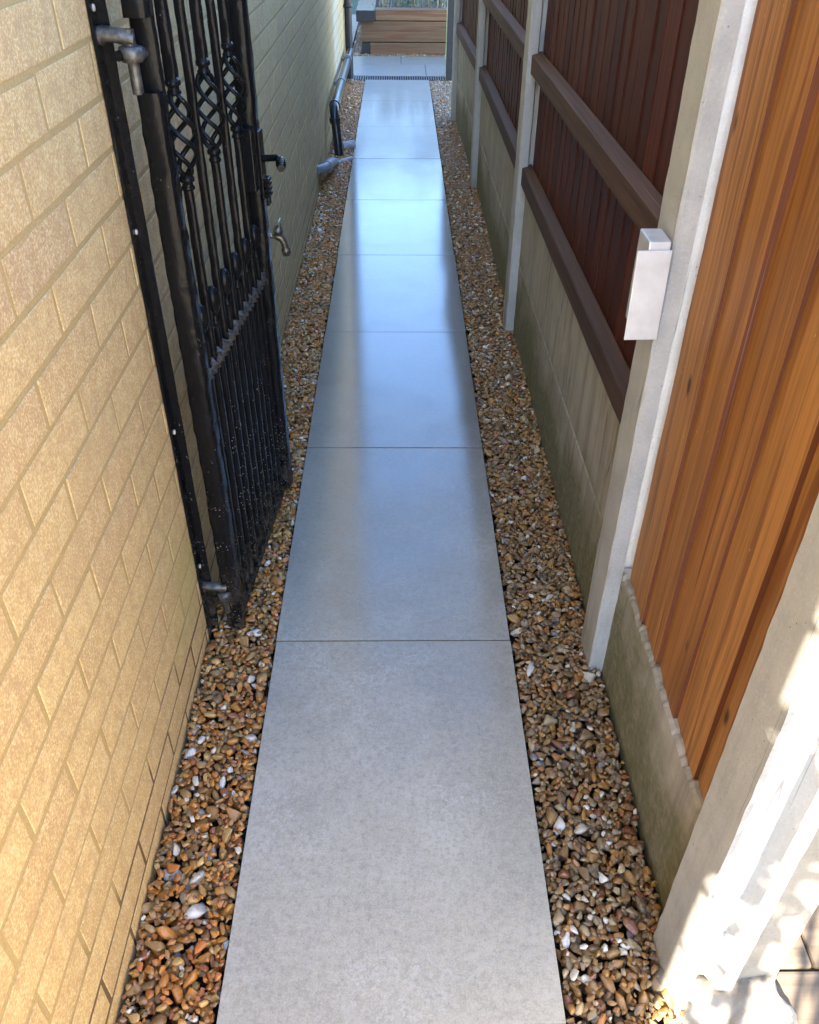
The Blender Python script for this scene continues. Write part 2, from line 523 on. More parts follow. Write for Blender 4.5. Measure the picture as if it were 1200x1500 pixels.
M = {}
M['brick'] = m_brick()
M['mortar'] = m_mortar()
M['post'] = m_concrete('post_concrete', (0.36, 0.355, 0.335), (0.47, 0.465, 0.445), green=0.35, pit=0.8, dark=0.3, z0=0.10, stain=(0.20, 0.19, 0.12))
M['board'] = m_concrete('gravel_board_concrete', (0.33, 0.30, 0.255), (0.42, 0.39, 0.34), green=0.85, pit=0.5, dark=0.6, z0=0.29, stain=(0.115, 0.115, 0.042))
M['haunch'] = m_concrete('rough_concrete', (0.20, 0.185, 0.155), (0.27, 0.25, 0.215), pit=0.7, dark=0.1)
M['brown'] = m_wood('dark_stained_boards', [(0.072, 0.016, 0.010), (0.105, 0.025, 0.014), (0.055, 0.013, 0.009), (0.125, 0.032, 0.018)], 0.55, 1.3, 0.0, 0.55, spec=0.2)
M['rail'] = m_wood('weathered_brown_rail', [(0.075, 0.040, 0.029), (0.105, 0.056, 0.041)], 0.7, 1.2, 0.0, 0.35, axis=1)
M['sawn_edge'] = m_wood('rough_sawn_edge', [(0.17, 0.055, 0.022), (0.13, 0.042, 0.018)], 0.8, 1.2, 0.0, 0.3)
M['cedar'] = m_wood('orange_cedar_boards', [(0.33, 0.130, 0.031), (0.47, 0.212, 0.058), (0.36, 0.146, 0.036), (0.42, 0.180, 0.046), (0.50, 0.240, 0.072)], 0.55, 1.25, 0.95, 0.0, dark=0.6)
M['sleeper'] = m_wood('sleeper_timber', [(0.19, 0.098, 0.044), (0.25, 0.13, 0.06)], 0.6, 1.2, 0.95, 0.0, axis=0, dark=0.4)
M['sleeper_y'] = m_wood('sleeper_timber_end_on', [(0.10, 0.085, 0.07), (0.12, 0.10, 0.085)], 0.22, 0.6, 0.0, 0.0, axis=1, dark=0.5)
M['dark_timber'] = m_simple('dark_timber', (0.022, 0.018, 0.016), 0.6)
M['iron'] = m_iron()
M['worn_iron'] = m_simple('worn_grey_iron', (0.085, 0.078, 0.07), 0.36, 0.5, 0.7, 90, 0.6)
M['black_plastic'] = m_simple('black_plastic', (0.018, 0.019, 0.022), 0.28, 0, 0.2, 20, 0.1)
M['grey_plastic'] = m_simple('grey_plastic', (0.20, 0.19, 0.20), 0.45, 0, 0.35, 25, 0.15)
M['white_pipe'] = m_simple('pale_plastic', (0.36, 0.35, 0.37), 0.45, 0, 0.3, 25, 0.15)
M['brass'] = m_simple('dull_brass', (0.26, 0.22, 0.155), 0.36, 0.85, 0.5, 60, 0.4)
M['zinc'] = m_simple('galvanised_steel', (0.60, 0.61, 0.63), 0.42, 0.35, 0.12, 22, 0.15)
M['white_paint'] = m_simple('white_paint', (0.42, 0.38, 0.32), 0.7)
M['slab'] = m_slab()
M['joint'] = m_simple('dark_joint', (0.055, 0.052, 0.050), 0.9, 0, 0.4, 80, 0.3)
M['soil'] = m_simple('dark_soil', (0.030, 0.020, 0.012), 0.95, 0, 0.5, 60, 0.8)
M['stone'] = m_stone()
M['warm_lit_stone'] = m_stone('warm_lit_flint_gravel', (1.5, 1.2, 0.7))  # same flint as the right strip, warm bounced light put into the colour
M['flint'] = m_simple('white_flint', (0.66, 0.62, 0.54), 0.45, 0, 0.2, 90, 0.4)
M['flag'] = m_wood('brown_sandstone', [(0.125, 0.098, 0.070), (0.165, 0.13, 0.095)], 0.85, 0.8, axis=0)
M['lawn'] = m_simple('lawn_grass', (0.03, 0.055, 0.02), 0.8, 0, 0.5, 40, 0.8)
M['ground'] = m_simple('pale_paving', (0.46, 0.405, 0.31), 0.9, 0, 0.2, 3, 0.5)
M['cream'] = m_simple('cream_render', (0.58, 0.52, 0.40), 0.9, 0, 0.08, 30, 0.4)
M['hedge'] = m_simple('dark_evergreen_leaf', (0.028, 0.036, 0.024), 0.6, 0, 0.4, 12, 0.1)
M['leaf'] = m_simple('green_leaf', (0.06, 0.10, 0.03), 0.5, 0, 0.4, 12, 0.1)
M['stem'] = m_simple('dry_stem', (0.42, 0.36, 0.25), 0.8, 0, 0.4, 12, 0.1)
M['drain'] = m_simple('dark_drain_grate', (0.05, 0.055, 0.06), 0.4, 0.3, 0.3, 40, 0.1)
M['yellow'] = m_simple('yellow_green_cable', (0.30, 0.33, 0.10), 0.5)

# ------------------------------------------------------------------ ground
Y0, DY, NS = 1.506, 0.9, 8
WALLX, HOUSE_N, HOUSE_F = -0.475, -0.925, 8.82

me = mesh('ground', [(-150, -150, -0.07), (150, -150, -0.07), (150, 150, -0.07), (-150, 150, -0.07)], [(0, 1, 2, 3)], M['ground'])
tag(link('ground', me), 'pale open ground around the house and passage', None, kind='structure')
me = mesh('lawn', [(-14, 13.45, -0.03), (14, 13.45, -0.03), (14, 40, -0.03), (-14, 40, -0.03)], [(0, 1, 2, 3)], M['lawn'])
tag(link('lawn', me), 'green lawn beyond the raised bed', None, kind='structure')

# path: a dark bed and the large slabs on it
pb = MB()
pb.box(-0.296, 0.296, Y0-2*DY, Y0+NS*DY-0.003, -0.06, -0.0045)
path = tag(pb.build('path', M['joint']), 'straight path of large grey slabs down the passage', None, kind='structure')
slab_me = []
for i in range(4):
    b = MB()
    b.box(-0.298, 0.298, -0.4477, 0.4477, -0.024, 0.0, 0.0012)
    slab_me.append(b.data('paving_slab', M['slab']))
for k in range(-2, NS):
    o = link('paving_slab', slab_me[k % 4], path, (random.uniform(-.0012, .0012), Y0+(k+0.5)*DY, random.uniform(-0.0007, 0.0007)),
             (random.uniform(-.0008, .0008), random.uniform(-.0012, .0012), random.uniform(-.0012, .0012)))

# cross paving beyond the drain
cp = MB()
cp.box(-1.5, 2.6, 8.90, 9.95, -0.06, -0.005)
cp.box(-1.5, -0.50, 9.953, 13.2, -0.06, -0.005)
cross = tag(cp.build('garden_path', M['joint']), 'pale paving crossing beyond the passage and along the bed', None, kind='structure')
def slab_at(x0, x1, y0, y1, parent):
    b = MB()
    b.box(x0+.003, x1-.003, y0+.003, y1-.003, -0.024, 0.0, 0.0015)
    return b.build('paving_slab', M['slab'], parent)
for i, (x0, x1) in enumerate(((-1.5, -.62), (-.62, .28), (.28, 1.18), (1.18, 2.1))):
    slab_at(x0, x1, 8.90, 9.50, cross)
for i, (x0, x1) in enumerate(((-1.5, -.86), (-.86, .04), (.04, .94), (.94, 1.84))):
    slab_at(x0, x1, 9.50, 9.95, cross)
for i in range(4):
    for (x0, x1) in ((-1.4, -.95), (-.95, -.50)):
        slab_at(x0, x1, 9.953+.8*i, 9.953+.8*(i+1), cross)

# flagstones at the lower right
pt = MB()
pt.box(0.60, 3.0, -0.6, 2.2, -0.065, -0.024)
patio = tag(pt.build('patio', M['soil']), 'brown stone paving behind the fence end', None, kind='structure')
frng = random.Random(4)
ys = [-0.6, -0.05, 0.40, 0.70, 1.12, 1.6, 2.2]
for j in range(len(ys)-1):
    x = 0.605
    while x < 2.9:
        w_ = frng.uniform(0.30, 0.5) if x > 0.7 else (0.16 if j % 2 else 0.3)
        b = MB()
        b.box(x+.003, x+w_-.003, ys[j]+.003, ys[j+1]-.003, -0.05, frng.uniform(-.018, -.010), 0.006)
        b.build('flagstone', M['flag'], patio)
        x += w_

# ------------------------------------------------------------------ house wall with its bricks
hb = MB()
hb.box(-6.5, -0.4760, HOUSE_N, HOUSE_F, -0.3, 7.0)
house = tag(hb.build('brick_house', M['mortar']), 'buff brick side wall of the house along the left of the path', 'house')
PZ, PX = 0.0822, 0.25
def brick_verts(ly, lz, r, j=0.0014):
    """front at x=0, sunk to x=-0.014; centred in y and z"""
    hy, hz = ly/2, lz/2
    out = []
    e = 0.0018
    cor = ((-1, -1), (1, -1), (1, 1), (-1, 1))
    jj = [(r.uniform(-j, j), r.uniform(-j, j)) for _ in cor]
    for d, ins in ((0.0, e), (-0.0005, 0.0), (-0.014, 0.0)):
        for (a, b), (u, v) in zip(cor, jj):
            out.append((d + (r.uniform(-.0004, .0004) if d == 0 else 0), a*(hy-ins)+u, b*(hz-ins)+v))
    return out
BF = [(0, 1, 2, 3)] + [(4+k, 4+(k+1) % 4, (k+1) % 4, k) for k in range(4)] + [(8+k, 8+(k+1) % 4, 4+(k+1) % 4, 4+k) for k in range(4)]
brng = random.Random(3)
BL, BH = PX-0.0105, PZ-0.0105
bvar = [mesh('brick', brick_verts(BL, BH, brng), BF, M['brick']) for _ in range(12)]
bl = []
k = -50
while True:
    ztop = 1.345 - PZ*k
    if ztop < -0.06:
        break
    if ztop < 5.0:
        ph = 0.885 if k % 2 else 0.76
        y = ph - PX*12
        while y < HOUSE_F:
            a, b = max(y, HOUSE_N), min(y+PX, HOUSE_F+0.01)
            if b-a > 0.03:
                bl.append(((a+b)/2, ztop-PZ/2-0.001, b-a-0.0105))
            y += PX
    k += 1
def vis(c):
    q = project((WALLX, c[0], c[1]))
    if q is None or not (-60 < q[0] < 1260 and -70 < q[1] < 1570):
        return 0
    # projected size: nearer and less oblique shows larger
    return (abs(WALLX-CAM.x)/q[2])/q[2]**2
sc = sorted(range(len(bl)), key=lambda i: -vis(bl[i]))
single = set(i for i in sc[:300] if vis(bl[i]) > 0 and abs(bl[i][2]-BL) < 1e-4)
bv, bf = [], []
for i, (y, z, ly) in enumerate(bl):
    off = brng.uniform(-.0004, .0006)
    if i in single:
        link('brick', bvar[brng.randrange(12)], house, (WALLX+off, y, z), (brng.uniform(-.004, .004), 0, brng.uniform(-.003, .003)))
    else:
        n = len(bv)
        bv += [(WALLX+off+p[0], y+p[1], z+p[2]) for p in brick_verts(ly, BH, brng)]
        bf += [tuple(q+n for q in f) for f in BF]
o = link('brickwork', mesh('brickwork', bv, bf, M['brick']), house)
o['kind'] = 'stuff'

# ------------------------------------------------------------------ gravel: stones dropped one by one onto a height field
def ico(sub):
    bm = bmesh.new()
    bmesh.ops.create_icosphere(bm, subdivisions=sub, radius=1)
    bm.verts.index_update()
    v = np.array([q.co[:] for q in bm.verts])
    f = np.array([[q.index for q in t.verts] for t in bm.faces])
    bm.free()
    return v, f
ICO = {s: ico(s) for s in (1, 2, 3)}
def pebble_shape(sub, seed):
    r = np.random.default_rng(seed)
    v, f = ICO[sub]
    v = v.copy()
    for _ in range(r.integers(8, 15)):
        n = r.normal(size=3)
        n /= np.linalg.norm(n)
        d = r.uniform(0.28, 0.80)
        h = v @ n
        over = np.maximum(h-d, 0)
        v -= np.outer(over*r.uniform(0.88, 1.0), n)
    m1 = r.normal(size=(3, 3))*0.10 + np.eye(3)
    v = v @ m1
    v /= np.abs(v).max(axis=0)
    return v, f
PEB = {s: [pebble_shape(s, 100*s+i) for i in range(16)] for s in (1, 2)}
peb_me = []
for i in range(16):
    v, f = PEB[2][i]
    peb_me.append(mesh('pebble', v.tolist(), f.tolist(), M['stone'], True))
CELL = 0.0035
def drop(x0, x1, y0, y1, base, level, tries, seed, big=1.0, smin=0.0):
    r = np.random.default_rng(seed)
    nx, ny = int((x1-x0)/CELL)+1, int((y1-y0)/CELL)+1
    h = np.full((nx, ny), base)
    out = []
    sizes = np.exp(r.normal(math.log(0.0076*big), 0.40, tries)).clip(0.0040, 0.018)
    order = np.argsort(-(sizes*np.exp(r.normal(0, 0.45, tries))))
    for s in sizes[order]:
        a = s*r.uniform(1.0, 1.45); b = s*r.uniform(0.75, 1.05); c = s*r.uniform(0.5, 0.85)
        if x1-x0 < 2.2*a:
            continue
        x = r.uniform(x0+b*.8, x1-b*.8); y = r.uniform(y0, y1)
        an = r.uniform(0, PI)
        R = a
        i0, i1 = max(0, int((x-R-x0)/CELL)), min(nx, int((x+R-x0)/CELL)+2)
        j0, j1 = max(0, int((y-R-y0)/CELL)), min(ny, int((y+R-y0)/CELL)+2)
        gx = (np.arange(i0, i1)*CELL + x0 - x)[:, None]
        gy = (np.arange(j0, j1)*CELL + y0 - y)[None, :]
        u = (gx*math.cos(an)+gy*math.sin(an))/a
        v = (-gx*math.sin(an)+gy*math.cos(an))/b
        e = 1-(u*u+v*v)
        m = e > 0.05
        if not m.any():
            continue
        dome = c*np.sqrt(np.maximum(e, 0))
        hh = h[i0:i1, j0:j1]
        bot = (hh+dome)[m]
        zc = np.partition(bot, int(len(bot)*0.72))[int(len(bot)*0.72)]
        if zc+c*0.55 > level + r.uniform(-.004, .004) + 0.004*math.sin(y*3.1+x*9):
            continue
        h[i0:i1, j0:j1] = np.where(m, np.maximum(hh, zc+dome), hh)
        out.append((x, y, zc, a, b, c, an, r.uniform(-.35, .35), r.uniform(-.35, .35), r.integers(0, 16)))
    return out, h, (x0, y0)

def rots(an, tx, ty):
    return Matrix.Rotation(an, 3, 'Z') @ Matrix.Rotation(tx, 3, 'X') @ Matrix.Rotation(ty, 3, 'Y')

def stones_mesh(name, stones, lod, mat='stone'):
    vs, fs, sms, n = [], [], [], 0
    for st in stones:
        v, f = PEB[lod(st)][st[9]]
        sms.append(np.full(len(f), st[9] % 3 != 0 and lod(st) == 2))
        Rm = np.array(rots(st[6], st[7], st[8]))
        p = (v*np.array(st[3:6])) @ Rm.T + np.array(st[:3])
        vs.append(p)
        fs.append(f+n)
        n += len(p)
    V = np.concatenate(vs).astype(np.float32)
    Fc = np.concatenate(fs).astype(np.int32)
    me = bpy.data.meshes.new(name)
    me.vertices.add(len(V))
    me.vertices.foreach_set('co', V.ravel())
    me.loops.add(len(Fc)*3)
    me.loops.foreach_set('vertex_index', Fc.ravel())
    me.polygons.add(len(Fc))
    me.polygons.foreach_set('loop_start', np.arange(0, len(Fc)*3, 3, dtype=np.int32))
    me.polygons.foreach_set('use_smooth', np.concatenate(sms))
    me.update(calc_edges=True)
    me.validate()
    me.materials.append(M[mat])
    return me

def gravel_strip(x0, x1, y0, y1, label, seed, nsingle, tries, white=(), mat='stone'):
    me = mesh('gravel_bed', [(x0-.02, y0, -0.055), (x1+.02, y0, -0.055), (x1+.02, y1, -0.055), (x0-.02, y1, -0.055)], [(0, 1, 2, 3)], M['soil'])
    bed = tag(link('gravel_bed', me), label, None, kind='structure')
    st, h, (hx, hy) = drop(x0, x1, y0, y1, -0.05, 0.000, tries, seed)
    def top(s):
        i, j = int((s[0]-hx)/CELL), int((s[1]-hy)/CELL)
        return h[min(i, h.shape[0]-1), min(j, h.shape[1]-1)] <= s[2]+s[5]+0.0015
    def seen(s):
        q = project(s[:3])
        if q is None or not (-10 < q[0] < 1210 and -10 < q[1] < 1510) or not top(s):
            return 0
        return s[3]*s[4]/q[2]**2
    order = sorted(range(len(st)), key=lambda i: -seen(st[i]))[:nsingle]
    pick = set(i for i in order if seen(st[i]) > 0)
    pm = peb_me
    if mat != 'stone':
        pm = [q.copy() for q in peb_me]
        for q in pm:
            q.materials.clear()
            q.materials.append(M[mat])
    for i in pick:
        s = st[i]
        link('pebble', pm[s[9]], bed, s[:3], rots(s[6], s[7], s[8]).to_euler(), s[3:6])
    rest = [s for i, s in enumerate(st) if i not in pick]
    o = link('gravel', stones_mesh('gravel', rest, lambda s: 2 if s[1] < 1.7 and s[3] > 0.010 else 1, mat), bed)
    o['kind'] = 'stuff'
    for (x, y, a, b, an) in white:
        me2 = peb_me[(seed*3+int(y*10)) % 16].copy()
        me2.materials.clear()
        me2.materials.append(M['flint'])
        i, j = int((x-hx)/CELL), int((y-hy)/CELL)
        o = link('pebble', me2, bed, (x, y, h[i, j]+0.002), (0.1, 0.1, an), (a, b, b*.55))
        o['label'] = 'large white flint pebble'
    return bed

gravel_strip(-0.474, -0.301, 0.25, 8.70, 'brown gravel strip between brick wall and path, warm light put into its colour', 21, 298, 70000,
             white=((-0.355, 1.535, .024, .013, 0.1), (-0.43, 1.20, .013, .009, 1.0)), mat='warm_lit_stone')
gravel_strip(0.301, 0.512, 0.25, 8.70, 'brown gravel strip between path and concrete fence boards', 22, 298, 85000,
             white=((0.335, 1.40, .026, .010, 1.1), (0.50, 0.665, .026, .017, 1.9)))

# gravel round the raised bed
me = mesh('gravel_bed', [(-0.50, 9.95, -0.05), (1.3, 9.95, -0.05), (1.3, 13.2, -0.05), (-0.50, 13.2, -0.05)], [(0, 1, 2, 3)], M['soil'])
bed3 = tag(link('gravel_bed', me), 'narrow band of gravel round the timber raised bed', None, kind='structure')
st, _, _ = drop(-0.49, 0.60, 9.955, 10.125, -0.045, -0.002, 3500, 5)
st2, _, _ = drop(-0.495, -0.385, 10.13, 12.2, -0.045, -0.002, 4000, 6)
o = link('gravel', stones_mesh('gravel', st+st2, lambda s: 1), bed3)
o['kind'] = 'stuff'

# ------------------------------------------------------------------ concrete fence posts
def post_poly():
    c = 0.005
    D = 0.11
    return [(c, 0), (0.034, 0), (0.042, 0.028), (0.068, 0.028), (0.080, 0), (0.105, 0), (0.11, c), (0.11, D-c), (0.105, D), (0.080, D),
            (0.068, D-0.028), (0.042, D-0.028), (0.034, D), (c, D), (0, D-c), (0, c)]
POSTS = [(0.482, 0.650, 1.74, 'pale concrete fence post in patchy sunlight at the near end, its slot empty'),
         (0.480, 1.407, 1.74, 'mottled concrete fence post carrying the galvanised gate catch beside the orange boards'),
         (0.467, 3.310, 1.74, 'concrete fence post with a long dark crack between two dark brown panels'),
         (0.461, 5.350, 1.74, 'greenish weathered concrete fence post, third one beyond the orange panel counting the catch post'),
         (0.425, 7.075, 1.74, 'narrow pale concrete fence post farthest down the passage')]
prng = random.Random(9)
for i, (x, y, h_, lab) in enumerate(POSTS):
    b = MB()
    b.prism(post_poly(), lin(-0.06, h_, 60), jit=0.0008, rnd=prng)
    o = b.build('fence_post', M['post'], None, (x, y, 0), (0, 0, prng.uniform(-.01, .01)))
    tag(o, lab, 'post', 'concrete posts along the fence')

# ------------------------------------------------------------------ gravel boards and panels between the posts
def bay(i):
    (xa, ya, _, _), (xb, yb, _, _) = POSTS[i], POSTS[i+1]
    return xa+0.055, ya+0.088, xb+0.055, yb+0.022

def gravel_board(i, z0, z1, lab, chipped=False):
    xa, ya, xb, yb = bay(i)
    L = math.hypot(xb-xa, yb-ya)
    ang = math.atan2(yb-ya, xb-xa) - PI/2
    r = random.Random(i*7+int(z0*10))
    n = 90
    vs, fs = [], []
    for q in range(n+1):
        y = L*q/n
        zt = z1 - z0 - (r.uniform(0, .005) if chipped else r.uniform(0, .0015))
        if chipped and math.sin(q*.31)+math.sin(q*.83+1) > .75:
            zt -= r.uniform(.004, .007)
        t = 0.021
        vs += [(-t, y, 0.0), (-t-.0, y, zt-.006), (-t+.006+r.uniform(0, .002), y, zt), (t-.004, y, zt), (t, y, zt-.004), (t, y, 0.0)]
    for q in range(n):
        for k in range(6):
            k2 = (k+1) % 6
            fs.append((q*6+k, (q+1)*6+k, (q+1)*6+k2, q*6+k2))
    fs.append((0, 1, 2, 3, 4, 5))
    fs.append(tuple(n*6+k for k in (5, 4, 3, 2, 1, 0)))
    o = link('gravel_board', mesh('gravel_board', vs, fs, M['board']), None, (xa, ya, z0), (0, 0, ang))
    return tag(o, lab, 'gravel board', 'concrete gravel boards under the fence panels')

gravel_board(0, -0.04, 0.312, 'single chipped concrete gravel board under the orange panel', True)
names = ('nearest dark brown panel, behind the gate catch post', 'middle dark brown panel', 'farthest dark brown panel')
for i in (1, 2, 3):
    gravel_board(i, -0.04, 0.296, 'mossy lower concrete gravel board under the ' + names[i-1])
    gravel_board(i, 0.299, 0.605, 'streaked upper concrete gravel board under the ' + names[i-1])

EDGE = []
def feather(w_, h_, t0, t1, r):
    """one wedge shaped board, y along the fence, thick edge at y=0"""
    zs = lin(0, h_, 14)
    v, f = [], []
    for z in zs:
        j = r.uniform(-.0008, .0008)
        v += [(-t0+j, 0, z), (0.0, 0, z), (0.0, w_, z), (-t1+j, w_, z)]
    n = 4
    for q in range(len(zs)-1):
        for k in range(4):
            k2 = (k+1) % 4
            f.append((q*4+k, q*4+k2, (q+1)*4+k2, (q+1)*4+k))
    f.append((3, 2, 1, 0))
    m_ = (len(zs)-1)*4
    f.append((m_, m_+1, m_+2, m_+3))
    return v, f

def panel(i, z0, z1, mat, lab, step, name='boarded_fence', rails=(), flip=False, xoff=0.0):
    xa, ya, xb, yb = bay(i)
    L = math.hypot(xb-xa, yb-ya)
    ang = math.atan2(yb-ya, xb-xa) - PI/2
    root = empty(name, (xa+xoff, ya, z0), ang)
    tag(root, lab, 'fence panel', 'boarded panels between the fence posts')
    r = random.Random(i*31+5)
    var = []
    w_ = step*1.16
    for q in range(5):
        v, f = feather(w_, z1-z0, 0.019 if flip else 0.015, 0.004 if flip else 0.005, r)
        sl = mesh('slat', v, f, mat)
        if flip:
            # the sawn thick edge of each board is rougher and redder than its face
            sl.materials.append(M['sawn_edge'])
            for i_ in range(13):
                sl.polygons[i_*4].material_index = 1
        var.append(sl)
    y = 0.0
    k = 0
    while y < L-0.01:
        if y + w_ > L:
            y = L - w_
        me_ = var[k % 5]
        o = link('slat', me_, root, (0.0, y, r.uniform(-.006, .004)), (r.uniform(-.002, .002), r.uniform(-.003, .003), 0))
        if not flip:
            o.rotation_euler.z = 0.07
        if flip:
            o.rotation_euler.z = 0.045
        y += step*r.uniform(0.86, 1.12)
        k += 1
        if y + step*0.3 > L:
            break
    for (ra, rb, dep) in rails:
        b = MB()
        # sloping top face sheds rain
        vs, fs = [], []
        ny = 12
        for q in range(ny+1):
            yy = L*q/ny
            j = r.uniform(-.001, .001)
            vs += [(-.017, yy, ra), (-.017-dep+j, yy, ra), (-.017-dep+j, yy, rb-.010), (-.017-dep+.003+j, yy, rb-.007), (-.017, yy, rb)]
        for q in range(ny):
            for k2 in range(5):
                k3 = (k2+1) % 5
                fs.append((q*5+k2, (q+1)*5+k2, (q+1)*5+k3, q*5+k3))
        fs.append((0, 1, 2, 3, 4))
        fs.append(tuple(ny*5+k2 for k2 in (4, 3, 2, 1, 0)))
        b.add(vs, fs)
        b.build('rail', M['rail'], root)
    return root

panel(0, 0.300, 1.68, M['cedar'], 'bright orange cedar fence panel of feather edged boards, no rails', 0.124, flip=True, xoff=0.006)
for i, lab in ((1, 'nearest dark brown boarded fence panel with two rails, behind the gate catch post'),
               (2, 'middle dark brown boarded fence panel beyond the cracked post'),
               (3, 'farthest dark brown boarded fence panel, a narrow sliver between pale posts')):
    panel(i, 0.607, 1.70, M['brown'], lab, 0.088, rails=((0.0, 0.070, 0.036), (0.385, 0.450, 0.036), (0.99, 1.055, 0.036)), xoff=0.012)

# grey concrete spur behind the near post and the rough footing at their foot
b = MB()
poly = [(0, .006), (.006, 0), (.074, 0), (.08, .006), (.08, .094), (.074, .1), (.006, .1), (0, .094)]
b.prism(poly, lin(-.05, 1.7, 40), jit=0.0014, rnd=prng)
tag(b.build('concrete_spur', M['haunch'], None, (0.597, 0.668, 0), (0, 0, 0.02)), 'grey streaked concrete spur standing close behind the sunlit post', 'post')
vs, fs = [], []
nn = 26
hr = random.Random(6)
for a in range(nn+1):
    for q in range(nn+1):
        u, v = a/nn*2-1, q/nn*2-1
        x = 0.585 + u*0.115
        y = 0.60 + v*0.105
        e = max(0.0, 1-max(abs(u), abs(v))**5)
        z = -0.06 + 0.075*e**0.45 + 0.014*math.sin(u*5+1)*math.cos(v*4)*e + hr.uniform(-.0025, .0025) + 0.025*e*max(0, v)
        vs.append((x + hr.uniform(-.002, .002) + 0.012*math.sin(v*7), y + hr.uniform(-.002, .002) + 0.010*math.sin(u*6), z))
for a in range(nn):
    for q in range(nn):
        fs.append((a*(nn+1)+q, (a+1)*(nn+1)+q, (a+1)*(nn+1)+q+1, a*(nn+1)+q+1))
tag(link('concrete_footing', mesh('concrete_footing', vs, fs, M['haunch'], True)), 'rough lump of concrete around the foot of the sunlit post', 'footing')

# cream wall added out of view to bounce warm sunlight into the passage
b = MB()
b.box(2.0, 2.2, -5.0, 0.95, -0.08, 2.1, 0.01)
b.box(1.97, 2.23, -5.03, 0.98, 2.1, 2.16, 0.008)
tag(b.build('bounce_wall', M['cream']), 'cream wall added out of view to bounce warm sun towards the house', 'wall')

# galvanised gate catch on the second post
gc = empty('gate_catch', (0.45, 1.41, 0.97), 0.0)
tag(gc, 'galvanised metal gate catch plate fixed on the mottled post', 'gate catch')
b = MB()
b.box(-.031, .028, -.016, -.0125, -.082, .082, 0.0012)
b.build('catch_plate', M['zinc'], gc, rot=(0, rad(-1.0), 0))
b = MB()
b.box(-.014, .024, -.0118, .058, -.070, .0955, 0.003)
b.build('catch_channel', M['zinc'], gc)

# ------------------------------------------------------------------ gate frame bar on the wall with the hinges
fr = empty('hinge_bar', (-0.4735, 1.525, 0))
tag(fr, 'black angle iron bar screwed upright on the brick wall, carrying the gate hinges', 'hinge bar')
b = MB()
frng2 = random.Random(12)
b.prism([(0.0, 0.0), (0.005, 0.0), (0.005, 0.031), (0.021, 0.031), (0.021, 0.036), (0.0, 0.036)], lin(-0.03, 1.85, 50), jit=0.0005, rnd=frng2)
b.build('angle_bar', M['iron'], fr)
sb = MB()
sb.lathe([(0.0055, 0), (0.005, 0.002), (0.002, 0.003)], 10, Matrix.Rotation(PI/2, 4, 'Y'))
sm = sb.data('screw', M['white_paint'])
for z in (1.385, 1.03, 0.60, 0.22):
    link('screw', sm, fr, (0.0052, 0.017, z))
def hinge(z, worn, nm):
    mt = M['worn_iron'] if worn else M['iron']
    b = MB()
    pts = [(0.003, 0.022, z), (0.012, 0.020, z+.004), (0.030, 0.018, z+.002), (0.046, 0.020, z-.001), (0.056, 0.024, z-.004)]
    b.tube(pts, [0.015, 0.0125, 0.0115, 0.0125, 0.013], 10)
    arm = b.build('hinge_arm', mt, fr)
    b = MB()
    px, py = 0.052, 0.022
    b.lathe([(0.0165, -.037), (0.020, -.033), (0.021, -.024), (0.0195, -.015), (0.013, -.013)], 16, Matrix.Translation((px, py, z)))
    b.tube([(px, py, z-.085), (px, py, z+.01)], 0.0095, 12)
    b.tube([(px+.010, py+.010, z-.026), (px+.018, py+.030, z-.026), (px+.020, py+.05, z-.026)], 0.009, 10)
    b.build('hinge_pin', mt, arm)
hinge(1.345, True, 'top')
hinge(0.150, True, 'bottom')

# ------------------------------------------------------------------ wrought iron gate folded back along the wall
GA = Vector((-0.405, 1.52, 0))
GB = Vector((-0.345, 2.20, 0))
gang = math.atan2(GB.y-GA.y, GB.x-GA.x)
gate = empty('iron_gate', GA, gang)
tag(gate, 'black wrought iron gate folded open along the brick wall, with twisted cage bars', 'gate')
grng = random.Random(2)
def sq(x, y, hx, hy, c=0.003):
    return [(x-hx+c, y-hy), (x+hx-c, y-hy), (x+hx, y-hy+c), (x+hx, y+hy-c), (x+hx-c, y+hy), (x-hx+c, y+hy), (x-hx, y+hy-c), (x-hx, y-hy+c)]
GT = 1.82
b = MB()
b.prism(sq(0.042, 0.003, 0.021, 0.020), lin(0.012, 1.262, 60), 0.0016, rnd=grng, smooth=True)
b.prism(sq(0.054, 0.003, 0.009, 0.020), lin(1.258, 1.375, 8), 0.001, rnd=grng, smooth=True)
b.prism(sq(0.042, 0.003, 0.021, 0.020), lin(1.371, GT, 22), 0.0016, rnd=grng, smooth=True)
b.build('hinge_stile', M['iron'], gate)
b = MB()
b.prism(sq(0.661, 0.0, 0.026, 0.020), lin(0.012, GT, 84), 0.0011, rnd=grng, smooth=True)
b.build('lock_stile', M['iron'], gate)

def bar_me(z0, z1, h_=0.0082, jit=0.0007):
    b = MB()
    n = max(4, int((z1-z0)/0.022))
    b.prism(sq(0, 0, h_, h_, 0.0015), lin(z0, z1, n), jit, rnd=grng, smooth=True)
    return b
ZB, ZT = 1.083, 1.250
full = bar_me(0.035, GT-0.02).data('bar', M['iron'])
lower = bar_me(0.035, ZB).data('bar', M['iron'])
upper = bar_me(ZT, GT-0.02, 0.0098, 0.0012).data('bar', M['iron'])
cage = MB()
H = ZT-ZB
for k in range(4):
    pts = []
    for q in range(25):
        t = q/24
        rr = 0.006 + 0.0225*math.sin(PI*t)**0.65
        a = k*PI/2 - t*PI*1.7
        pts.append((rr*math.cos(a), rr*math.sin(a), ZB+0.012+(H-0.024)*t))
    cage.tube(pts, 0.0049, 7)
cage_d = cage.data('cage', M['iron'])
col = MB()
col.lathe([(0.008, -.016), (0.0125, -.014), (0.0135, -.010), (0.0105, -.006), (0.0105, -.001), (0.0145, .002), (0.0145, .008), (0.0115, .012), (0.008, .016)], 14)
